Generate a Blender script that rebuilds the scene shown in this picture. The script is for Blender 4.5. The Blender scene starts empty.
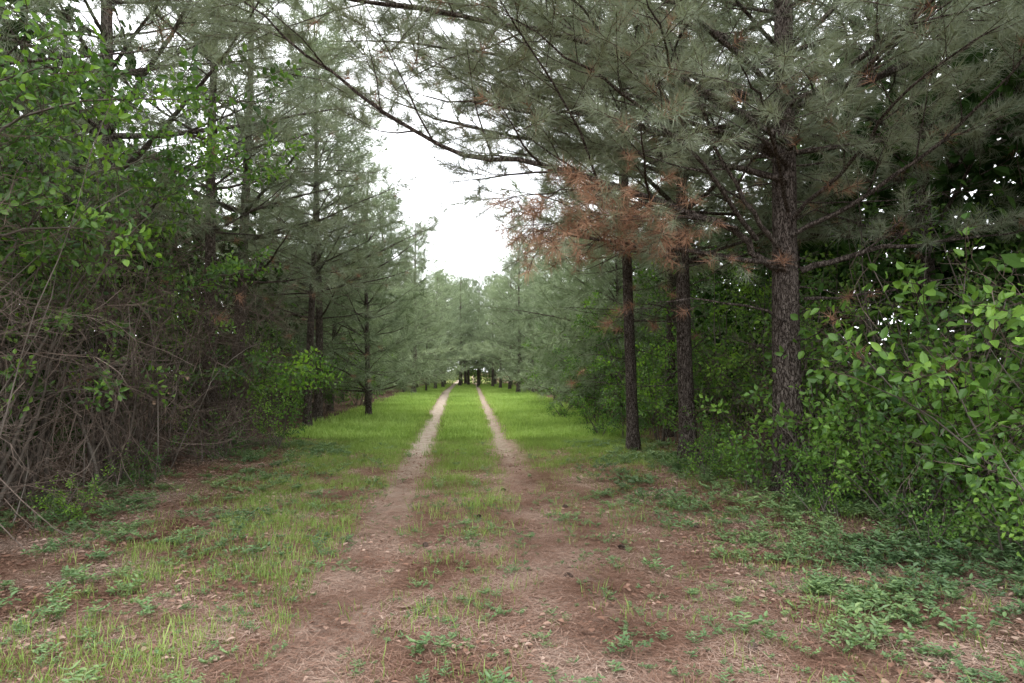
import bpy, math, random, time
import numpy as np
from mathutils import Vector, noise, Quaternion, Euler
R=random.Random(7)
T0=time.time()
sc=bpy.context.scene
def U(a,b): return R.uniform(a,b)
def ss(a,b,x):
    t=max(0.0,min(1.0,(x-a)/(b-a))); return t*t*(3-2*t)
# ---------------------------------------------------------------- materials
def newmat(name):
    m=bpy.data.materials.new(name); m.use_nodes=True; nt=m.node_tree; nt.nodes.clear()
    out=nt.nodes.new('ShaderNodeOutputMaterial'); return m,nt,out
def N(nt,t,**k):
    n=nt.nodes.new(t)
    for a,b in k.items(): setattr(n,a,b)
    return n
def ramp(nt,stops):
    r=N(nt,'ShaderNodeValToRGB'); e=r.color_ramp.elements
    while len(e)<len(stops): e.new(0.5)
    for i,(p,c) in enumerate(stops): e[i].position=p; e[i].color=(*c,1)
    return r
def mixc(nt,f,a,b,mode='MIX'):
    n=N(nt,'ShaderNodeMix',data_type='RGBA',blend_type=mode)
    for s,v in ((0,f),(6,a),(7,b)):
        if hasattr(v,'is_linked') or hasattr(v,'links'): nt.links.new(v,n.inputs[s])
        elif s==0: n.inputs[0].default_value=v
        else: n.inputs[s].default_value=(*v,1)
    return n.outputs[2]
def math_(nt,op,a,b=None,c=None,clamp=False):
    n=N(nt,'ShaderNodeMath',operation=op,use_clamp=clamp)
    for i,v in enumerate((a,b,c)):
        if v is None: continue
        if hasattr(v,'links'): nt.links.new(v,n.inputs[i])
        else: n.inputs[i].default_value=v
    return n.outputs[0]
def noise_(nt,vec,scale,detail=3,rough=0.6):
    n=N(nt,'ShaderNodeTexNoise'); n.inputs['Scale'].default_value=scale; n.inputs['Detail'].default_value=detail
    n.inputs['Roughness'].default_value=rough
    if vec is not None: nt.links.new(vec,n.inputs['Vector'])
    return n.outputs['Fac']
def mapr(nt,v,a,b,c=0.0,d=1.0,smooth=True):
    n=N(nt,'ShaderNodeMapRange'); n.interpolation_type='SMOOTHSTEP' if smooth else 'LINEAR'
    nt.links.new(v,n.inputs[0])
    for i,x in enumerate((a,b,c,d)): n.inputs[i+1].default_value=x
    return n.outputs[0]
def foliage(name,stops,transl=0.35,gloss=0.04,scale=0.7):
    m,nt,out=newmat(name)
    geo=N(nt,'ShaderNodeNewGeometry')
    nz=noise_(nt,geo.outputs['Position'],scale,0)
    a=math_(nt,'MULTIPLY',geo.outputs['Random Per Island'],0.55)
    c=math_(nt,'MULTIPLY_ADD',nz,1.1,-0.3)
    f=math_(nt,'ADD',a,c,clamp=True)
    r=ramp(nt,stops); nt.links.new(f,r.inputs[0])
    d=N(nt,'ShaderNodeBsdfDiffuse'); nt.links.new(r.outputs[0],d.inputs[0]); last=d
    if transl>0:
        t=N(nt,'ShaderNodeBsdfTranslucent')
        nt.links.new(mixc(nt,1.0,r.outputs[0],(1.3,1.35,0.8),'MULTIPLY'),t.inputs[0])
        mx=N(nt,'ShaderNodeMixShader'); mx.inputs[0].default_value=transl
        nt.links.new(d.outputs[0],mx.inputs[1]); nt.links.new(t.outputs[0],mx.inputs[2]); last=mx
    if gloss>0:
        g=N(nt,'ShaderNodeBsdfGlossy'); g.inputs['Roughness'].default_value=0.5; g.inputs[0].default_value=(1,1,1,1)
        m2=N(nt,'ShaderNodeMixShader'); m2.inputs[0].default_value=gloss
        nt.links.new(last.outputs[0],m2.inputs[1]); nt.links.new(g.outputs[0],m2.inputs[2]); last=m2
    nt.links.new(last.outputs[0],out.inputs[0]); return m
M_need=foliage('pine_needles',[(0,(0.14,0.175,0.115)),(0.5,(0.235,0.275,0.185)),(1,(0.34,0.38,0.255))],0.18,0.04)
M_needfar=foliage('pine_needles_far_haze',[(0,(0.20,0.25,0.15)),(0.5,(0.30,0.365,0.22)),(1,(0.40,0.47,0.28))],0.0,0.0,0.25)  # lighter than the near needles: distance haze mixed into the colour
M_dead=foliage('dead_needles',[(0,(0.20,0.11,0.07)),(0.5,(0.38,0.215,0.14)),(1,(0.50,0.31,0.20))],0.0,0.0)
M_leaf=foliage('leaves',[(0,(0.03,0.075,0.018)),(0.5,(0.095,0.205,0.033)),(1,(0.26,0.45,0.05))],0.4,0.04,1.1)
M_leafb=foliage('vine_leaves',[(0,(0.04,0.10,0.025)),(0.5,(0.12,0.25,0.04)),(1,(0.26,0.45,0.07))],0.35,0.03,1.1)
M_leafd=foliage('leaves_deep_shade',[(0,(0.015,0.035,0.012)),(0.6,(0.04,0.085,0.022)),(1,(0.09,0.17,0.035))],0.0,0.0)  # darkened copy of the leaves: shade inside the wood put into the colour
M_leaff=foliage('leaves_far_haze',[(0,(0.12,0.20,0.07)),(0.5,(0.21,0.32,0.10)),(1,(0.32,0.45,0.15))],0.0,0.0,0.3)  # distant leaves painted paler to stand in for haze
M_weed=foliage('weed_leaves',[(0,(0.07,0.13,0.055)),(0.5,(0.15,0.25,0.10)),(1,(0.27,0.38,0.14))],0.2,0.04)
M_grass=foliage('grass_blades',[(0,(0.14,0.20,0.05)),(0.5,(0.23,0.34,0.075)),(1,(0.38,0.49,0.15))],0.25,0.02,0.9)
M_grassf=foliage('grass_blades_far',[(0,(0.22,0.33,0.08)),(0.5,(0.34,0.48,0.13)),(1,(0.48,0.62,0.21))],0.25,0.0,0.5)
M_litter=foliage('litter',[(0,(0.12,0.062,0.043)),(0.45,(0.30,0.175,0.125)),(1,(0.56,0.42,0.34))],0.0,0.0,1.5)
M_drytwig=foliage('dry_twigs',[(0,(0.055,0.043,0.035)),(0.5,(0.14,0.108,0.088)),(1,(0.27,0.215,0.18))],0.0,0.0,1.0)
def barkmat(name,c0,c1,c2,sc1=1.0):
    m,nt,out=newmat(name)
    tc=N(nt,'ShaderNodeTexCoord'); mp=N(nt,'ShaderNodeMapping'); mp.inputs['Scale'].default_value=(1,1,0.3)
    nt.links.new(tc.outputs['Object'],mp.inputs[0])
    v=N(nt,'ShaderNodeTexVoronoi',feature='DISTANCE_TO_EDGE'); v.inputs['Scale'].default_value=22*sc1
    wn=N(nt,'ShaderNodeTexNoise'); wn.inputs['Scale'].default_value=12; wn.inputs['Detail'].default_value=4; nt.links.new(mp.outputs[0],wn.inputs['Vector'])
    ad=mixc(nt,0.35,mp.outputs[0],wn.outputs['Color'],'ADD'); nt.links.new(ad,v.inputs['Vector'])
    e=mapr(nt,v.outputs['Distance'],0.0,0.16,0.3,1.0)
    nz=noise_(nt,mp.outputs[0],34,5,0.75)
    f=math_(nt,'MULTIPLY',e,nz); r=ramp(nt,[(0.12,c0),(0.4,c1),(0.66,c2)]); nt.links.new(f,r.inputs[0])
    p=N(nt,'ShaderNodeBsdfDiffuse')
    nt.links.new(r.outputs[0],p.inputs['Color'])
    b=N(nt,'ShaderNodeBump'); b.inputs['Strength'].default_value=1.0; b.inputs['Distance'].default_value=0.04
    nt.links.new(f,b.inputs['Height']); nt.links.new(b.outputs[0],p.inputs['Normal'])
    nt.links.new(p.outputs[0],out.inputs[0]); return m
M_bark=barkmat('pine_bark',(0.03,0.024,0.02),(0.12,0.096,0.083),(0.31,0.265,0.235))
M_twig=foliage('twig_bark',[(0,(0.05,0.035,0.028)),(0.5,(0.11,0.08,0.065)),(1,(0.17,0.13,0.105))],0,0,2)
M_gray=foliage('gray_bark',[(0,(0.06,0.05,0.042)),(0.5,(0.14,0.12,0.10)),(1,(0.25,0.22,0.19))],0,0,2)
# ---------------------------------------------------------------- ground
def xl(y): return -0.84-0.02*max(0,min(45,y-5))
XR=0.68
def gz(x,y):
    z=0.035*noise.noise(Vector((x*0.5,y*0.5,1.3)))+0.012*noise.noise(Vector((x*2.3,y*2.3,5)))
    for c in (xl(y),XR): z-=0.045*math.exp(-((x-c)/0.22)**2)
    z+=0.10*ss(2.5,5,abs(x+0.1))
    return z
def ground():
    xs=list(np.arange(-7,7.001,0.1)); ys=list(np.arange(-3,18,0.1))
    s=0.2; v=7.0
    while v<400: v+=s; s*=1.18; xs.append(v); xs.insert(0,-v)
    s=0.14; v=ys[-1]
    while v<500: v+=s; s*=1.05; ys.append(v)
    s=0.3; v=-3
    while v>-400: v-=s; s*=1.25; ys.insert(0,v)
    nx=len(xs)
    vs=[(x,y,gz(x,y)) for y in ys for x in xs]
    fs=[(j*nx+i,j*nx+i+1,(j+1)*nx+i+1,(j+1)*nx+i) for j in range(len(ys)-1) for i in range(nx-1)]
    me=bpy.data.meshes.new('ground'); me.from_pydata(vs,[],fs); me.shade_smooth()
    ob=bpy.data.objects.new('ground',me); sc.collection.objects.link(ob)
    m,nt,out=newmat('ground_soil')
    tc=N(nt,'ShaderNodeTexCoord'); P=tc.outputs['Object']; sp=N(nt,'ShaderNodeSeparateXYZ'); nt.links.new(P,sp.inputs[0])
    X,Y=sp.outputs[0],sp.outputs[1]
    n1=noise_(nt,P,0.9,2); n2=noise_(nt,P,6,4,0.7); n3=noise_(nt,P,45,4,0.8); n4=noise_(nt,P,2.5,3,0.65)
    Xn=math_(nt,'ADD',X,math_(nt,'MULTIPLY_ADD',n4,0.3,-0.15))
    mx3=mixc(nt,0.4,n3,n2)
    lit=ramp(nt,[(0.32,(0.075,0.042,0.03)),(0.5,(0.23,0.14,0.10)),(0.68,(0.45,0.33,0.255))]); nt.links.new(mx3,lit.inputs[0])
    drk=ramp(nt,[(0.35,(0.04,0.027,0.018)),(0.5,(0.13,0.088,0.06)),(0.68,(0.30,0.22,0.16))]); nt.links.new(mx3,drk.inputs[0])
    sand=ramp(nt,[(0.3,(0.34,0.27,0.205)),(0.7,(0.62,0.54,0.44))]); nt.links.new(mx3,sand.inputs[0])
    pth=ramp(nt,[(0.32,(0.16,0.10,0.077)),(0.5,(0.35,0.245,0.19)),(0.68,(0.56,0.44,0.365))]); nt.links.new(mx3,pth.inputs[0])
    grn=ramp(nt,[(0.3,(0.09,0.11,0.035)),(0.7,(0.22,0.27,0.08))]); nt.links.new(n3,grn.inputs[0])
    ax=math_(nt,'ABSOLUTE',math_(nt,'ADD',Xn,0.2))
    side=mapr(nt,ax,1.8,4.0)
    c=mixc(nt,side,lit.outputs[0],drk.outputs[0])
    gy=mapr(nt,Y,6,17); gx=mapr(nt,ax,4.4,3.2)
    gm=math_(nt,'MULTIPLY',math_(nt,'MULTIPLY',gy,gx),mapr(nt,n1,0.25,0.6,0.3,1.0))
    c=mixc(nt,gm,c,grn.outputs[0])
    yc=mapr(nt,Y,5,50,0,0.9,False)
    dl=math_(nt,'ABSOLUTE',math_(nt,'ADD',math_(nt,'ADD',Xn,0.84),yc))
    dr=math_(nt,'ABSOLUTE',math_(nt,'SUBTRACT',Xn,XR))
    pm=math_(nt,'MULTIPLY',math_(nt,'MAXIMUM',mapr(nt,dl,0.42,0.15),mapr(nt,dr,0.5,0.15)),mapr(nt,n4,0.3,0.6,0.45,1.0))
    c=mixc(nt,pm,c,pth.outputs[0])
    tl=math_(nt,'MULTIPLY',mapr(nt,dl,0.30,0.12),mapr(nt,Y,5.0,11,0,.9))
    tr=math_(nt,'MULTIPLY',mapr(nt,dr,0.20,0.07),mapr(nt,Y,8,15,0,.5))
    tm=math_(nt,'MAXIMUM',tl,tr); tm=math_(nt,'MULTIPLY',tm,mapr(nt,n2,0.3,0.55,0.4,1.0))
    c=mixc(nt,tm,c,sand.outputs[0])
    p=N(nt,'ShaderNodeBsdfDiffuse')
    nt.links.new(c,p.inputs['Color'])
    b=N(nt,'ShaderNodeBump'); b.inputs['Strength'].default_value=0.9; b.inputs['Distance'].default_value=0.03
    nt.links.new(n3,b.inputs['Height']); nt.links.new(b.outputs[0],p.inputs['Normal'])
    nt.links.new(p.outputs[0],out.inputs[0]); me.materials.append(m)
ground()
# ---------------------------------------------------------------- mesh builder
class MB:
    def __init__(s): s.v=[]; s.f=[]; s.m=[]
    def tube(s,pts,rad,n=5,mi=0,rough=0.0):
        b=len(s.v); k=len(pts)
        t=(pts[1]-pts[0]).normalized()
        u=t.orthogonal().normalized()
        for i,p in enumerate(pts):
            if i<k-1: t=(pts[i+1]-p).normalized() if (pts[i+1]-p).length>1e-6 else t
            u=(u-t*u.dot(t)); u=u.normalized() if u.length>1e-5 else t.orthogonal().normalized()
            w=t.cross(u); r=rad[i]
            for j in range(n):
                a=2*math.pi*j/n; rr=r*(1+rough*noise.noise(Vector((math.cos(a)*2.5,math.sin(a)*2.5,p.z*1.7)))) if rough else r
                s.v.append(tuple(p+(u*math.cos(a)+w*math.sin(a))*rr))
        for i in range(k-1):
            for j in range(n):
                j2=(j+1)%n
                s.f.append((b+i*n+j,b+i*n+j2,b+(i+1)*n+j2,b+(i+1)*n+j)); s.m.append(mi)
    def face(s,vs,mi=0,faces=None):
        b=len(s.v); s.v+= [tuple(v) for v in vs]
        for f in (faces or [tuple(range(len(vs)))]):
            s.f.append(tuple(b+i for i in f)); s.m.append(mi)
    def mesh(s,name,mats,smooth=True):
        me=bpy.data.meshes.new(name); me.from_pydata(s.v,[],s.f)
        for m in mats: me.materials.append(m)
        me.polygons.foreach_set('material_index',s.m)
        if smooth: me.shade_smooth()
        return me
# ---------------------------------------------------------------- foliage sources (merged with numpy)
def rdir():
    z=U(-1,1); a=U(0,6.283); r=math.sqrt(1-z*z); return Vector((r*math.cos(a),r*math.sin(a),z))
SRC={}
def source(key,meshes):
    L=[]
    for me in meshes:
        v=np.empty(len(me.vertices)*3,dtype=np.float32); me.vertices.foreach_get('co',v)
        li=np.empty(len(me.loops),dtype=np.int32); me.loops.foreach_get('vertex_index',li)
        st=np.empty(len(me.polygons),dtype=np.int32); me.polygons.foreach_get('loop_start',st)
        mi=np.empty(len(me.polygons),dtype=np.int32); me.polygons.foreach_get('material_index',mi)
        L.append((v.reshape(-1,3),li,st,mi))
    SRC[key]=(L,list(meshes[0].materials))
    for me in meshes: bpy.data.meshes.remove(me)
def merged(key,pts):
    L,mats=SRC[key]; n=len(pts)
    pos=np.array([tuple(p[0]) for p in pts],dtype=np.float32); M=np.empty((n,3,3),dtype=np.float32)
    for i,(p,d,s) in enumerate(pts):
        if isinstance(d,Vector): m=(d.to_track_quat('Z','Y')@Quaternion((0,0,1),U(0,6.283))).to_matrix()
        else: m=Euler(d).to_matrix()
        M[i]=np.array(m)*s
    ix=np.array([R.randrange(len(L)) for _ in pts])
    V=[];LI=[];ST=[];MI=[];vo=0;lo=0
    for k,(v,li,st,mi) in enumerate(L):
        sel=np.where(ix==k)[0]; m=len(sel)
        if not m: continue
        vv=np.einsum('nij,vj->nvi',M[sel],v)+pos[sel][:,None,:]
        V.append(vv.reshape(-1,3)); a=np.arange(m,dtype=np.int64)
        LI.append((li[None,:]+(a*len(v))[:,None]+vo).ravel()); ST.append((st[None,:]+(a*len(li))[:,None]+lo).ravel()); MI.append(np.tile(mi,m))
        vo+=m*len(v); lo+=m*len(li)
    V=np.concatenate(V).astype(np.float32); LI=np.concatenate(LI).astype(np.int32); ST=np.concatenate(ST).astype(np.int32); MI=np.concatenate(MI).astype(np.int32)
    me=bpy.data.meshes.new(key+'_mass'); me.vertices.add(len(V)); me.vertices.foreach_set('co',V.ravel())
    me.loops.add(len(LI)); me.loops.foreach_set('vertex_index',LI)
    me.polygons.add(len(ST)); me.polygons.foreach_set('loop_start',ST)
    for m in mats: me.materials.append(m)
    me.polygons.foreach_set('material_index',MI); me.update(calc_edges=True)
    me.shade_flat()
    return me
def needle(mb,b,d,L,w,mi=0):
    s=d.cross(rdir()); s=s.normalized()*w*0.5 if s.length>1e-4 else d.orthogonal()*w*.5
    mb.face([b-s,b+s,b+d*L],mi)
def tuft(nn,TL,NL,w,mats):
    mb=MB(); mb.tube([Vector((0,0,-0.05)),Vector((0,0,TL))],[0.004,0.003],3,1)
    for i in range(nn):
        t=R.random()**0.8; a=U(0,6.283); th=math.radians(U(62,95)*(1-t)+U(8,55)*t)
        d=Vector((math.sin(th)*math.cos(a),math.sin(th)*math.sin(a),math.cos(th)))
        needle(mb,Vector((0,0,t*TL)),d,NL*U(.75,1.15),w)
    return mb.mesh('tuft',mats,False)
source('tuft',[tuft(56,0.18,0.19,0.0048,[M_need,M_twig]) for _ in range(5)])
source('tuftmid',[tuft(38,0.24,0.24,0.0085,[M_need,M_twig]) for _ in range(5)])
source('tuftfar',[tuft(34,0.42,0.36,0.017,[M_needfar,M_twig]) for _ in range(5)])
source('dtuft',[tuft(30,0.14,0.16,0.005,[M_dead,M_twig]) for _ in range(3)])
def leafgeo(mb,b,d,up,L,W,mi=0):
    s=d.cross(up); s=s.normalized() if s.length>1e-4 else d.orthogonal(); n=s.cross(d).normalized()
    f=n*W*0.18; tip=b+d*L-n*L*U(0.0,0.22)
    mb.face([b,b+d*L*.3+s*W*.48+f,b+d*L*.66+s*W*.40+f*.7-n*L*.04,tip,b+d*L*.66-s*W*.40+f*.7-n*L*.04,b+d*L*.3-s*W*.48+f],mi,[(0,1,2,3),(0,3,4,5)])
def leafspray(nl,TL,LL,LW,mat,bark,spread=1.0):
    mb=MB(); pts=[Vector((0,0,0))]; d=Vector((0,0,1)); 
    for i in range(3):
        d=(d+rdir()*0.22).normalized(); pts.append(pts[-1]+d*TL/3)
    mb.tube(pts,[0.004,0.0035,0.0025,0.001],3,1)
    for i in range(nl):
        t=(i+0.7)/nl*3; k=min(2,int(t)); p=pts[k].lerp(pts[k+1],t-k); a=i*2.4+U(-.5,.5)
        o=Vector((math.cos(a),math.sin(a),U(.1,.9)))
        pp=p+o*U(0.0,0.06)*spread; dd=(o+rdir()*0.4).normalized()
        leafgeo(mb,pp,dd,(Vector((0,0,1))+rdir()*0.8),LL*U(.6,1.25),LW*U(.8,1.15))
    return mb.mesh('spray',[mat,bark],False)
source('leaf',[leafspray(11,0.32,0.085,0.047,M_leaf,M_twig) for _ in range(6)])
source('vineleaf',[leafspray(8,0.40,0.105,0.062,M_leafb,M_twig,1.6) for _ in range(5)])
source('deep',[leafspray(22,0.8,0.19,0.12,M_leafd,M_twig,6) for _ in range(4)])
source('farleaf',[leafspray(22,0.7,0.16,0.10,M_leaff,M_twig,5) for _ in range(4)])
def grasst(nb,rad,h,w,mat):
    mb=MB()
    for i in range(nb):
        a=U(0,6.283); r=rad*math.sqrt(R.random()); b=Vector((r*math.cos(a),r*math.sin(a),-0.01))
        d=Vector((U(-.4,.4),U(-.4,.4),1)).normalized(); H=h*U(.35,1.2); aa=U(0,6.283); s=Vector((math.cos(aa),math.sin(aa),0))*w*.5
        o=Vector((math.cos(aa+1.57),math.sin(aa+1.57),0))*H*U(.1,.6)
        m=b+d*H*.55+o*.25; t=b+d*H+o
        mb.face([b-s,b+s,m+s*.8,m-s*.8,t],0,[(0,1,2,3),(3,2,4)])
    return mb.mesh('grass',[mat],False)
source('grass',[grasst(15,0.13,0.10,0.0052,M_grass) for _ in range(6)])
source('grassfar',[grasst(20,0.24,0.16,0.020,M_grassf) for _ in range(4)])
def weed(ns,h,LL,LW):
    mb=MB()
    for k in range(ns):
        a=U(0,6.283); d=Vector((math.cos(a)*U(.3,1),math.sin(a)*U(.3,1),U(.5,1.1))).normalized(); L=h*U(.6,1.1)
        pts=[Vector((0,0,-.01)),d*L*.5,d*L*.9+Vector((d.x*.2*L,d.y*.2*L,-.05*L))]; mb.tube(pts,[.002,.0015,.001],3,1)
        for i in range(6):
            t=.35+.65*(i//2+1)/3; p=pts[1].lerp(pts[2],max(0,t*2-1)) if t>.5 else pts[1]*t*2
            sd=d.cross(Vector((0,0,1))).normalized()*(1 if i%2 else -1)
            leafgeo(mb,p,(sd+d*.5+rdir()*.3).normalized(),Vector((0,0,1))+rdir()*.3,LL*U(.7,1.2),LW)
    return mb.mesh('weed',[M_weed,M_weed],False)
source('weed',[weed(5,0.11,0.032,0.018) for _ in range(3)]+[weed(6,0.16,0.048,0.023) for _ in range(2)])
def litn(nn,rad):
    mb=MB()
    for i in range(nn):
        a=U(0,6.283); r=rad*math.sqrt(R.random()); b=Vector((r*math.cos(a),r*math.sin(a),U(.002,.016)))
        a=U(0,6.283); d=Vector((math.cos(a),math.sin(a),U(-.03,.07))); L=U(.05,.15); s=Vector((-d.y,d.x,0))*U(.0014,.0024)
        mb.face([b-s,b+s,b+d*L],0)
    return mb.mesh('litter',[M_litter],False)
source('litter',[litn(115,0.30) for _ in range(4)])
def litl(nn,rad):
    mb=MB()
    for i in range(nn):
        a=U(0,6.283); r=rad*math.sqrt(R.random()); b=Vector((r*math.cos(a),r*math.sin(a),U(.006,.02)))
        a=U(0,6.283); d=Vector((math.cos(a),math.sin(a),U(-.1,.25))).normalized()
        leafgeo(mb,b,d,Vector((U(-.4,.4),U(-.4,.4),1)),U(.02,.06),U(.014,.032))
    return mb.mesh('fallen',[M_litter],False)
source('fallen',[litl(18,0.3) for _ in range(4)])
def drytwig(n,L,w):
    mb=MB()
    def rec(p,d,L,r,l):
        pts=[p]; k=3
        for i in range(k):
            d=(d+rdir()*.32+Vector((0,0,-.05))).normalized(); pts.append(pts[-1]+d*L/k)
        mb.tube(pts,[r*(1-.7*i/k) for i in range(k+1)],3)
        if l<2:
            for i in range(n if l==0 else 3):
                j=1+int(U(0,k-.01)); rec(pts[j],(d+rdir()*.9).normalized(),L*U(.35,.6),r*.6,l+1)
    rec(Vector((0,0,0)),Vector((0,0,1)),L,w,0)
    return mb.mesh('dry',[M_drytwig],False)
source('dry',[drytwig(6,1.0,0.006) for _ in range(6)])
# ---------------------------------------------------------------- objects
def empty(name,loc=(0,0,0)):
    e=bpy.data.objects.new(name,None); e.location=loc; sc.collection.objects.link(e); return e
def child(name,me,parent):
    o=bpy.data.objects.new(name,me); sc.collection.objects.link(o)
    if parent: o.parent=parent
    return o
class Plant:
    def __init__(s): s.mb=MB(); s.pts={}; s.used=False
    def add(s,key,p,d,sc_): s.pts.setdefault(key,[]).append((Vector(p),d,sc_))
    def build(s,bark=None):
        s.me=s.mb.mesh('wood',[bark or M_bark]) if s.mb.v else None
        s.pm={k:merged(k,v) for k,v in s.pts.items()}
        return s
    def place(s,name,loc=(0,0,0),rz=0,sc_=1,tilt=0):
        e=empty(name,loc); e.rotation_euler=(tilt,0,rz); e.scale=(sc_,)*3
        cp=(lambda m:m.copy()) if s.used else (lambda m:m)
        s.used=True
        if s.me: child('wood',cp(s.me),e)
        for k,m in s.pm.items(): child('foliage_'+k,cp(m),e)
        return e
def cat(ctrl,n):
    P=[Vector(c) for c in ctrl]; P=[P[0]*2-P[1]]+P+[P[-1]*2-P[-2]]; o=[]
    for i in range(1,len(P)-2):
        for j in range(n):
            t=j/n; a,b,c,d=P[i-1:i+3]
            o.append(0.5*((2*b)+(c-a)*t+(2*a-5*b+4*c-d)*t*t+(3*b-a-3*c+d)*t**3)+(rdir()*.03 if j else Vector((0,0,0))))
    o.append(P[-2]); return o
def path(p,d,L,n,wob,grav):
    pts=[p]
    for i in range(n):
        d=(d+rdir()*wob+Vector((0,0,grav))).normalized(); pts.append(pts[-1]+d*(L/n))
    return pts
def plen(p): return sum((p[i+1]-p[i]).length for i in range(len(p)-1))
def pev(pts,s):
    for i in range(len(pts)-1):
        l=(pts[i+1]-pts[i]).length
        if s<=l or i==len(pts)-2: return pts[i].lerp(pts[i+1],min(1,s/max(l,1e-6))),(pts[i+1]-pts[i]).normalized()
        s-=l
PINE=dict(max=2,cs=[.30,.22],st=[.25,.25],cl=[.40,.42],ang=(30,65),key='tuft',tf=.4,ts=.15,sc=1.0,grav=[0.0,0.0,0.0],wob=.16,flat=.35,bare=0.0,sides=[6,4,3],dead=.07,tup=0.0)
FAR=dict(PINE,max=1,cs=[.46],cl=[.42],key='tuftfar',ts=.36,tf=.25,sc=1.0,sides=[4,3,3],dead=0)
def limb(T,pts,r0,r1,lvl,S):
    k=len(pts); L=plen(pts)
    T.mb.tube(pts,[r0+(r1-r0)*i/(k-1) for i in range(k)],S['sides'][min(lvl,2)])
    if lvl>=S['max']:
        if R.random()<S['bare']: return
        s=S['tf']*L
        while s<=L+1e-4:
            p,t=pev(pts,s); T.add(S['key'] if R.random()>S.get('dead',0) else 'dtuft',p,(t+rdir()*.35+Vector((0,0,S.get('tup',.1)))).normalized(),S['sc']*U(.7,1.15)); s+=S['ts']*U(.7,1.4)
        p,t=pts[-1],(pts[-1]-pts[-2]).normalized(); T.add(S['key'] if S.get('dead',0)<.6 else 'dtuft',p,t,S['sc']*U(.8,1.2)); return
    s=S['st'][lvl]*L; side=1
    while s<L:
        t=s/L; p,tan=pev(pts,s); a=math.radians(U(*S['ang'])); sv=tan.cross(Vector((0,0,1)))
        sv=sv.normalized() if sv.length>.05 else rdir()
        d=tan*math.cos(a)+sv*math.sin(a)*side+Vector((0,0,U(-S['flat'],S['flat'])+S.get('rise',0))); side=-side
        cl=S['cl'][lvl]*L*(1-.6*t)*U(.55,1.25); rr=max(.0025,(r0+(r1-r0)*t)*.5)
        limb(T,path(p,d.normalized(),cl,4 if lvl==0 else 2,S['wob'],S['grav'][min(lvl+1,2)]),rr,max(.0018,rr*.3),lvl+1,S); s+=S['cs'][lvl]*U(.6,1.4)
    if S['bare']<.5:
        p,t=pts[-1],(pts[-1]-pts[-2]).normalized()
        T.add(S['key'],p,t,S['sc'])
BARE=dict(PINE,max=2,cs=[.24,.16],st=[.15,.2],cl=[.35,.4],bare=.93,flat=.4,wob=.25,dead=.95,key='dtuft',sides=[5,3,3])
def pine(H,r,z0,zc,Lmax,S,whorl,nb,lean=(0,0),dead=True,sides=10,ztop=99,topS=None,ndead=(.12,.3)):
    T=Plant(); n=22; px=U(0,6)
    tp=[Vector((lean[0]*t+.08*math.sin(t*5+px),lean[1]*t+.08*math.cos(t*4+px),H*t-.15)) for t in [i/n for i in range(n+1)]]
    T.mb.tube(tp,[r*(1+.45*math.exp(-i*H/n/.25))*(1-.86*(i/n)) for i in range(n+1)],sides,0,.10)
    z=zc
    while z<H-.3:
        f=(z-zc)/(H-zc); ln=Lmax*(1-f)**.75*U(.7,1.15)
        a0=U(0,6.28)
        for k in range(nb):
            a=a0+k*6.283/nb+U(-.4,.4); LL=ln*U(.55,1.15)+.25
            el=math.radians(U(-6,22)+45*f); p=pev(tp,z+.15)[0]
            d=Vector((math.cos(a)*math.cos(el),math.sin(a)*math.cos(el),math.sin(el)))
            limb(T,path(p,d,LL,6,.12,.02),max(.008,.010*LL+.004),.004,0,S if z<ztop else topS)
        z+=whorl*U(.7,1.3)
    if dead:
        z=z0
        while z<zc+1.2:
            a=U(0,6.28); p=pev(tp,z+.15)[0]; d=Vector((math.cos(a),math.sin(a),U(-.15,.25))).normalized()
            limb(T,path(p,d,U(.7,2.4),6,.16,-.01),.012,.003,0,BARE); z+=U(*ndead)
    return T
hx,hy=4.1,8.4
NT=dict(PINE,cs=[.38,.34],key='tuftmid',ts=.24)
T=pine(13,.20,1.3,4.4,4.8,dict(PINE,tf=.3,ts=.15),.74,5,lean=(-.15,.1),sides=24,ztop=7.4,topS=dict(FAR))
def W(l): return [Vector((x-hx,y-hy,z)) for x,y,z in l]
LS=dict(PINE,dead=.10,st=[.28,.28],rise=.22,tf=.3,ts=.13,cl=[.42,.45])
DN=dict(PINE,bare=.12,dead=1,cs=[.17,.15],cl=[.55,.5],wob=.25,flat=.45,tup=-.5,ts=.12,grav=[0,-.08,-.1])
limb(T,cat(W([(4.0,8.35,2.86),(3.55,8.2,3.0),(3.16,8.0,3.30),(1.89,7.6,3.60),(.74,7.2,3.80),(-.31,7.0,3.92),(-1.35,6.6,4.5),(-2.1,6.3,5.0)]),4),.055,.008,0,LS)
limb(T,cat(W([(3.98,8.3,2.92),(2.69,8.0,3.02),(1.71,7.8,3.10),(.77,7.5,3.16)]),4),.036,.006,0,dict(PINE,bare=.5,dead=.8,cs=[.2,.17],flat=.35,wob=.2))
limb(T,cat(W([(4.0,8.3,2.95),(3.5,8.0,3.35),(3.0,7.8,4.0),(2.38,7.4,4.96),(1.74,7.0,5.8)]),4),.042,.007,0,LS)
limb(T,cat(W([(3.5,8.1,3.2),(2.6,7.4,3.9),(1.5,6.7,4.4),(.3,6.0,4.8)]),4),.034,.006,0,LS)
limb(T,cat(W([(4.0,8.3,4.2),(2.9,7.6,4.7),(1.2,6.9,5.0),(-.6,6.3,5.0),(-2.2,5.8,4.9)]),4),.045,.007,0,LS)
limb(T,cat(W([(4.0,8.3,4.0),(3.0,8.8,4.4),(1.4,9.2,4.7),(-.2,9.6,5.1),(-1.3,9.9,5.6)]),4),.045,.007,0,LS)
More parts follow.
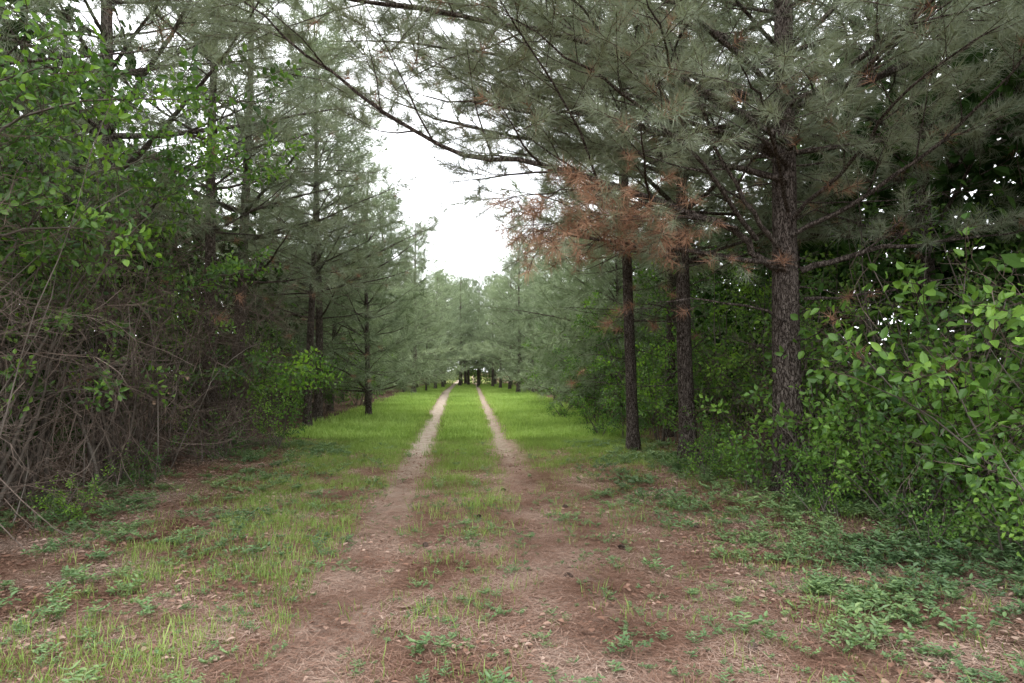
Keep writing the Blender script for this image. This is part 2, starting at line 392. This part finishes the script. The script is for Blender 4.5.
limb(T,cat(W([(4.0,8.3,4.5),(3.0,8.6,5.2),(1.5,9.0,5.7),(-.4,9.4,6.1),(-1.8,9.7,6.3)]),4),.045,.007,0,LS)
limb(T,cat(W([(4.0,8.3,5.0),(2.5,7.4,5.6),(.8,6.4,5.8),(-1.0,5.6,5.7),(-2.4,5.0,5.3)]),4),.04,.007,0,LS)
limb(T,cat(W([(4.0,8.3,5.4),(2.4,8.4,6.2),(.6,8.4,6.6),(-1.2,8.3,6.7),(-2.8,8.2,6.5)]),4),.04,.007,0,LS)
limb(T,cat(W([(4.0,8.3,4.8),(2.9,7.9,5.1),(1.6,7.6,5.3),(.2,7.3,5.4),(-1.2,7.2,5.6)]),4),.04,.007,0,LS)
limb(T,cat(W([(4.0,8.5,4.9),(2.9,9.6,5.5),(1.4,10.6,6.2),(-.3,11.4,6.7),(-1.2,11.8,7.0)]),4),.04,.007,0,dict(LS,ts=.17))
limb(T,cat(W([(4.0,8.3,4.3),(2.8,7.9,4.5),(1.6,7.7,4.55),(.5,7.5,4.5),(-.5,7.4,4.6)]),4),.036,.007,0,LS)
limb(T,cat(W([(4.2,8.4,2.86),(4.92,8.2,3.08),(5.74,8.0,3.18),(6.74,7.8,3.3)]),4),.044,.008,0,dict(LS,bare=.3))
limb(T,cat(W([(4.05,8.3,3.3),(4.7,7.6,3.7),(5.3,6.9,4.3),(5.6,6.0,5.0)]),4),.035,.007,0,LS)
limb(T,cat(W([(4.05,8.3,3.5),(4.3,7.3,4.0),(4.2,6.2,4.3),(4.3,5.2,4.4)]),4),.03,.006,0,LS)
limb(T,cat(W([(4.0,8.3,3.6),(3.5,7.5,4.0),(2.9,6.5,4.2),(2.3,5.6,4.2)]),4),.03,.006,0,LS)
limb(T,cat(W([(4.0,8.35,2.2),(3.5,8.1,2.35),(2.6,7.9,2.45),(1.9,7.8,2.3)]),4),.02,.004,0,BARE)
limb(T,cat(W([(4.0,8.35,1.8),(3.6,8.0,1.85),(3.0,7.7,2.0)]),4),.014,.004,0,BARE)
limb(T,cat(W([(4.2,8.35,2.5),(4.9,8.0,2.55),(5.7,7.5,2.7)]),4),.022,.004,0,BARE)
limb(T,cat(W([(3.2,7.95,3.3),(2.3,7.6,3.35),(1.4,7.3,3.3),(.5,7.0,3.45)]),4),.022,.004,0,dict(PINE,bare=.4,dead=.9,wob=.2,flat=.35))
limb(T,cat(W([(2.6,7.75,3.45),(1.9,7.5,3.3),(1.1,7.2,3.2),(.6,7.0,3.1)]),4),.014,.003,0,DN)
limb(T,cat(W([(1.8,7.55,3.6),(1.2,7.2,3.55),(.7,6.9,3.4),(.25,6.7,3.3)]),4),.012,.003,0,DN)
limb(T,cat(W([(2.2,7.65,3.5),(1.6,7.1,3.45),(1.1,6.7,3.3)]),4),.012,.003,0,DN)
limb(T,cat(W([(2.9,7.9,3.35),(2.4,7.3,3.3),(2.0,6.9,3.2)]),4),.012,.003,0,DN)
T.build(); T.place('pine_tree',(hx,hy,0)); print('hero',{k:len(v) for k,v in T.pts.items()},len(T.mb.v),time.time()-T0)
topS=dict(FAR)
A=pine(12.5,.15,1.2,3.4,3.9,NT,.80,5,ztop=7.2,topS=topS).build()
B=pine(13.5,.13,1.5,4.2,3.7,NT,.82,5,ztop=8.0,topS=topS).build()
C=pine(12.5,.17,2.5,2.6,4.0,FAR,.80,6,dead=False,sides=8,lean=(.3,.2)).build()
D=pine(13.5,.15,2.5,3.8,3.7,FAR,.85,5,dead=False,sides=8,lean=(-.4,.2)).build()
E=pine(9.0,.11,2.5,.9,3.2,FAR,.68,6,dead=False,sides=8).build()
def put(P,x,y,s=1.0): P.place('pine_tree',(x,y,gz(x,y)),U(0,6.28),s)
put(A,3.75,11.6,1.0); put(B,3.2,13.5,.95); put(B,4.6,15.5,1); put(A,7.0,10.2,1.05); put(B,6.4,13.2,1); put(A,7.4,5.0,1.0)
put(B,-6.3,7.0,1); put(A,-5.7,11.0,1.05); put(B,-5.0,13.6,1.0); put(A,-5.3,16.2,1.05); put(B,-4.2,18.3,.85); put(A,-4.6,20.8,.9)
rows=[]
for sgn in (-1,1):
    y=19 if sgn>0 else 23.5
    while y<60:
        x=sgn*((4.4 if sgn>0 else 4.7)+U(-1.2,1.5))
        rows.append((x,y)); 
        if R.random()<.6: rows.append((x+sgn*U(2.4,4.2),y+U(-2,2)))
        y+=U(1.9,6.8)
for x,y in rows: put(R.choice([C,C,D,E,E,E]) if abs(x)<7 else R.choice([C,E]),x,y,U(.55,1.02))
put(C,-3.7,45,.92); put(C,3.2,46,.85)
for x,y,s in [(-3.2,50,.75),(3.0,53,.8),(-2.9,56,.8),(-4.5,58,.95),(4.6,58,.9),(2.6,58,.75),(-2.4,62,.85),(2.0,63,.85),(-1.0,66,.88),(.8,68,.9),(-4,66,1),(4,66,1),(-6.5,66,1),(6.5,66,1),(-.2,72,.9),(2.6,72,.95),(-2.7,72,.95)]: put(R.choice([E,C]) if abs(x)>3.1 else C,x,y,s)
for i in range(9): put(R.choice([C,E]),U(-13,13),U(76,82),U(.85,1.0))
print('pines',time.time()-T0)
# ---------------------------------------------------------------- shrubs
def shrub(H,n,key,spread,S,wood=None,lean=(0,0)):
    T=Plant()
    for i in range(n):
        a=U(0,6.28); d=Vector((math.cos(a)*U(.1,spread)+lean[0],math.sin(a)*U(.1,spread)+lean[1],1)).normalized()
        p=Vector((U(-.2,.2),U(-.2,.2),-.03)); L=H*U(.5,1.15)
        limb(T,path(p,d,L,8,.15,-.03),.006+.006*H,.004,0,S)
    return T.build(wood or M_gray)
SH=dict(max=2,cs=[.32,.26],st=[.25,.15],cl=[.38,.4],ang=(35,75),key='leaf',tf=.25,ts=.22,sc=1.0,grav=[0,-.02,-.03],wob=.24,flat=.45,bare=0.12,sides=[4,3,3],tup=.2)
S1=shrub(2.0,7,'leaf',.6,SH); S2=shrub(3.6,6,'leaf',.5,dict(SH,cs=[.38,.3])); S3=shrub(1.9,9,'vineleaf',1.0,dict(SH,key='vineleaf',ts=.32,cs=[.40,.34],bare=.25,wob=.3))
S4=shrub(1.0,8,'vineleaf',1.0,dict(SH,key='vineleaf',sc=.62,ts=.26)); S5=shrub(5.6,5,'leaf',.35,dict(SH,cs=[.46,.36],st=[.5,.2],sc=1.15,bare=.3)); S6=shrub(3.4,6,'leaf',.5,dict(SH,cs=[.32,.26],st=[.4,.3],bare=.8))
S7=shrub(1.1,8,'leaf',.9,dict(SH,sc=.7))
def ps(S,x,y,s=1.0,n='shrub'): S.place(n,(x,y,gz(x,y)),U(0,6.28),s)
for x,y,S,s in [(4.4,5.2,S7,.9),(5.0,6.0,S3,1.1),(4.9,7.3,S1,.9),(4.4,4.6,S4,1.0),(5.3,5.2,S3,1.15),(4.1,6.4,S7,.9),(3.7,8.6,S4,.8),(4.6,7.9,S1,.75),(3.4,9.5,S7,.7),(4.9,9.2,S1,1.0),(5.8,8.2,S2,.9),(4.4,7.0,S3,.7),(3.95,7.6,S4,.85),(5.5,7.0,S3,1.3),(3.6,10.4,S7,.9),(4.7,6.5,S7,1.2),(4.15,7.95,S3,.8),(5.3,6.3,S1,.9),(3.9,5.6,S4,.5),(3.7,6.9,S4,.5),
    (5.2,11,S2,1.0),(4.5,12.7,S1,.9),(5.4,14,S2,1.1),(4.2,14.6,S1,.9),(4.3,17,S2,.9),(5.2,18.5,S2,1.1),(4.0,20.5,S1,1.2),(4.4,23,S2,1.0),(3.9,26,S1,1.3),(4.8,29,S2,1.1),(4.2,33,S2,.9),(6.3,16.5,S5,1.0),(6.8,11.8,S5,.9),(6.0,21,S5,.9),(7.2,8.4,S5,.9),(3.2,16.2,S7,.9),(2.9,22,S7,.9),(3.6,15.4,S1,.7),(3.4,19,S1,.8)]:
    ps(S,x,y,s)
for x,y,S,s in [(-5.1,5.4,S6,.9),(-5.8,6.9,S5,.95),(-5.1,8.2,S6,1.1),(-5.8,9.4,S5,1.0),(-5.0,10.6,S6,1.1),(-5.5,12.0,S5,.9),(-4.7,13.2,S6,.9),(-4.9,14.6,S6,1.0),(-5.5,17.0,S2,.8),(-5.3,19.6,S1,1.2),(-4.4,12.2,S7,.9),(-3.9,14.0,S3,.6),(-6.7,5.8,S5,1.0),(-6.7,8.4,S5,1.0),(-5.0,23,S1,1.1),(-5.2,26,S2,.9),(-4.7,30,S1,1.3),(-5.1,35,S2,.9),(-4.3,9.2,S7,.6),(-4.1,7.3,S7,.5),(-4.9,7.0,S6,1.0),(-4.8,9.3,S6,1.0)]:
    ps(S,x,y,s)
def leaner():
    T=Plant(); S=dict(SH,cs=[.26,.22],sc=1.1,cl=[.34,.4],flat=.3,st=[.4,.15],ts=.17)
    for c in ([(-5.6,6.2,0),(-5.3,6.3,2.2),(-4.7,6.6,3.6),(-3.9,7.0,4.3),(-2.9,7.4,4.5)],[(-5.8,7.8,0),(-5.4,7.9,2.4),(-4.7,8.2,3.7),(-3.5,8.6,4.4)],
              [(-5.3,6.3,1.6),(-4.7,6.4,2.6),(-4.1,6.5,2.9),(-3.4,6.6,2.9)],[(-5.6,9.2,0),(-5.2,9.3,2.6),(-4.4,9.7,3.9),(-3.3,10.2,4.5)],[(-5.6,5.0,0),(-5.2,5.1,2.4),(-4.6,5.4,3.5),(-3.6,5.8,4.1)],
              [(-5.2,12.4,0),(-4.7,12.5,1.2),(-4.0,12.7,1.75),(-2.9,12.9,1.7)],[(-5.2,13.4,0),(-4.6,13.5,1.0),(-3.8,13.7,1.5),(-2.9,13.9,1.45)],[(-5.4,10.8,0),(-5,10.9,2.0),(-4.3,11.2,3.0),(-3.5,11.6,3.3)]):
        limb(T,cat(c,4),.026,.005,0,S)
    T.build(M_gray).place('broadleaf_sapling')
leaner()
def tangle(name,rng,n,sc0=1.0):
    T=Plant(); x0,x1,y0,y1,z0,z1=rng
    for i in range(n):
        x=U(x0,x1);y=U(y0,y1);z=z0+(z1-z0)*R.random()**1.1
        T.add('dry',(x,y,z+gz(x,y)),(rdir()+Vector((0,0,-.4))).normalized(),U(.4,1.2)*sc0)
    for i in range(n//12):
        x=U(x0,x1);y=U(y0,y1); H=U(2,4.8)
        T.mb.tube(path(Vector((x,y,-.05)),Vector((U(-.3,.3),U(-.3,.3),1)).normalized(),H,9,.2,0),[U(.004,.012)*(1-.07*k) for k in range(10)],4)
    T.build(M_gray).place(name)
tangle('dead_brushwood',(-5.3,-4.15,4.2,15,0.1,3.4),1150)
tangle('dead_brushwood',(-5.8,-4.8,15,26,0.1,2.0),200)
tangle('dead_brushwood',(4.3,6.3,5.5,14,0.1,2.4),300)
def mass(name,key,rngs,dens,s0,th=-.12):
    T=Plant()
    for (x0,x1,y0,y1,z0,z1) in rngs:
        n=int((x1-x0)*(y1-y0)*(z1-z0)*dens)
        for i in range(n):
            p=Vector((U(x0,x1),U(y0,y1),U(z0,z1)))
            if noise.noise(p*.55)<th : continue
            T.add(key,p,(rdir()+Vector((0,0,.3))).normalized(),U(.7,1.3)*s0)
    T.build().place(name); print(name,len(T.pts[key]))
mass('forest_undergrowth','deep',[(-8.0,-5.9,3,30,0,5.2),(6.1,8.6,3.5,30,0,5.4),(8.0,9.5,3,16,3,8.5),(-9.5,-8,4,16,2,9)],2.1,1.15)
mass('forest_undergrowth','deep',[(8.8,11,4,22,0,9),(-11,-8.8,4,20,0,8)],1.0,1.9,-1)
mass('distant_trees','deep',[(-14,-11,0,74,0,8),(11,14,0,74,0,8)],.6,2.2,-1)
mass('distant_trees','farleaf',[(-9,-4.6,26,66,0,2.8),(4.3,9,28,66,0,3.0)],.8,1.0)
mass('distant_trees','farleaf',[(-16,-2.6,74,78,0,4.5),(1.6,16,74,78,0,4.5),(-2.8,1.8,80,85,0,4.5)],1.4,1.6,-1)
# ---------------------------------------------------------------- ground cover
def cover(name,key,n,xr,yr,prob,s0,yp=1.0):
    T=Plant()
    for i in range(n):
        x=U(*xr); y=yr[0]+(yr[1]-yr[0])*R.random()**yp
        if R.random()>prob(x,y): continue
        T.add(key,(x,y,gz(x,y)+.001),(U(-.06,.06),U(-.06,.06),U(0,6.28)),U(.6,1.3)*s0)
    T.build().place(name); print(name,key,len(T.pts[key]))
def trk(x,y,w=.2): return min(1,min(abs(x-xl(y)),abs(x-XR)/.75)/w)
def nz(x,y,f,o=0): return noise.noise(Vector((x*f,y*f,o)))
def gprob(x,y):
    t=trk(x,y,.28)**3
    centre=math.exp(-((x+.12)/.55)**2)
    left=ss(-3.7,-2.2,x)*ss(-1.0,-1.4,x)*(.62+.38*ss(5,11,y))
    right=max(ss(.9,1.4,x)*ss(4.0,2.9,x)*ss(8.5,14,y),.18*ss(1.4,2.2,x))
    den=max(centre*(.32+.68*ss(6,12,y)),left,right,.06)
    return t*den*max(0,min(1,.5+1.5*nz(x,y,.9,3)+1.6*nz(x,y,2.6,8)+.75*ss(8,15,y)))
cover('grass','grass',38000,(-4,4.2),(2.5,25),gprob,1.0)
cover('grass','grassfar',16000,(-4.6,4.4),(16,74),lambda x,y:(0 if trk(x,y,.44)<.95 else 1)*ss(4.6,3.4,abs(x+.1)),.9,yp=1.35)
cover('grass','grass',7000,(-5,5),(2.5,12),lambda x,y:.5*max(0,nz(x,y,1.5,9)+.3)*trk(x,y,.3)**2,.55)
def wprob(x,y):
    c=.08+.92*ss(1.6,3.0,abs(x+.1))
    return c*max(0,min(1,.34+1.5*nz(x,y,.8,20)+1.6*nz(x,y,2.2,2)))*(.2+.8*trk(x,y,.3))
cover('ground_weeds','weed',11500,(-5.0,5.4),(2.5,15),wprob,.82)
cover('ground_weeds','weed',1000,(1.8,5.0),(4,12),lambda x,y:ss(2.4,4,x),1.15)
cover('ground_weeds','weed',3000,(-2.8,3.0),(2.5,9),lambda x,y:.6*trk(x,y,.3),.38)
cover('pine_straw','litter',4700,(-4.4,4.4),(2.4,13),lambda x,y:(1-.6*ss(8,13,y))*(.6+.4*trk(x,y,.25)),1.0)
cover('fallen_leaves','fallen',3200,(-5.0,4.6),(2.4,14),lambda x,y:.22+.78*ss(1.4,2.8,abs(x+.1)),1.0)
def cone():
    mb=MB()
    for i in range(60):
        t=i/60; a=i*2.4; r=.022*math.sin(math.pi*(.12+.8*t)); z=(t-.5)*.075
        c=Vector((math.cos(a),math.sin(a),0)); s=Vector((-c.y,c.x,0))*.008
        mb.face([c*r*.3-s+Vector((0,0,z)),c*r*.3+s+Vector((0,0,z)),c*r*1.2+s*.7+Vector((0,0,z+.008)),c*(r*1.35)+Vector((0,0,z+.013)),c*r*1.2-s*.7+Vector((0,0,z+.008))])
    return mb.mesh('pine_cone',[M_twig],False)
cm=cone()
for x,y in [(.78,5.4),(1.6,3.85),(-.4,6.3),(.1,7.4),(1.1,8.0),(2.3,6.9),(-1.9,6.2),(.45,9.2),(1.35,6.1)]:
    o=child('pine_cone',cm,None); o.location=(x,y,gz(x,y)+.022); o.rotation_euler=(1.57,U(0,3),U(0,6))
# ---------------------------------------------------------------- light
w=bpy.data.worlds.new('World'); sc.world=w; w.use_nodes=True; nt=w.node_tree; nt.nodes.clear()
out=N(nt,'ShaderNodeOutputWorld'); bg=N(nt,'ShaderNodeBackground'); sk=N(nt,'ShaderNodeTexSky',sky_type='NISHITA'); sk.sun_disc=False
EL,AZ=math.radians(58),math.radians(-20)
sk.sun_elevation=EL; sk.sun_rotation=AZ; sk.dust_density=5; sk.air_density=1.0
tc=N(nt,'ShaderNodeTexCoord'); cn=noise_(nt,tc.outputs['Generated'],2.5,3,.55)
cr=ramp(nt,[(.3,(17.5,17.9,18.8)),(.7,(23.2,23.5,24))]); nt.links.new(cn,cr.inputs[0])
cc=mixc(nt,.92,sk.outputs[0],cr.outputs[0]); nt.links.new(cc,bg.inputs[0]); bg.inputs[1].default_value=.15
nt.links.new(bg.outputs[0],out.inputs[0])
sd=bpy.data.lights.new('sun','SUN'); sd.energy=1.5; sd.angle=math.radians(20); sd.color=(1,.96,.9)
so=bpy.data.objects.new('sun',sd); sc.collection.objects.link(so)
dirv=Vector((math.sin(AZ)*math.cos(EL),math.cos(AZ)*math.cos(EL),math.sin(EL))); so.rotation_euler=dirv.to_track_quat('Z','Y').to_euler()
cam=bpy.data.cameras.new('camera'); co=bpy.data.objects.new('camera',cam); sc.collection.objects.link(co); sc.camera=co
cam.lens=24; cam.sensor_width=36; cam.clip_end=1500; cam.clip_start=.05
co.location=(0,0,1.6); co.rotation_euler=(math.radians(90+2.4),0,math.radians(-3.5))
sc.view_settings.view_transform='Standard'; sc.view_settings.look='None'; sc.view_settings.exposure=0
print('total',time.time()-T0)
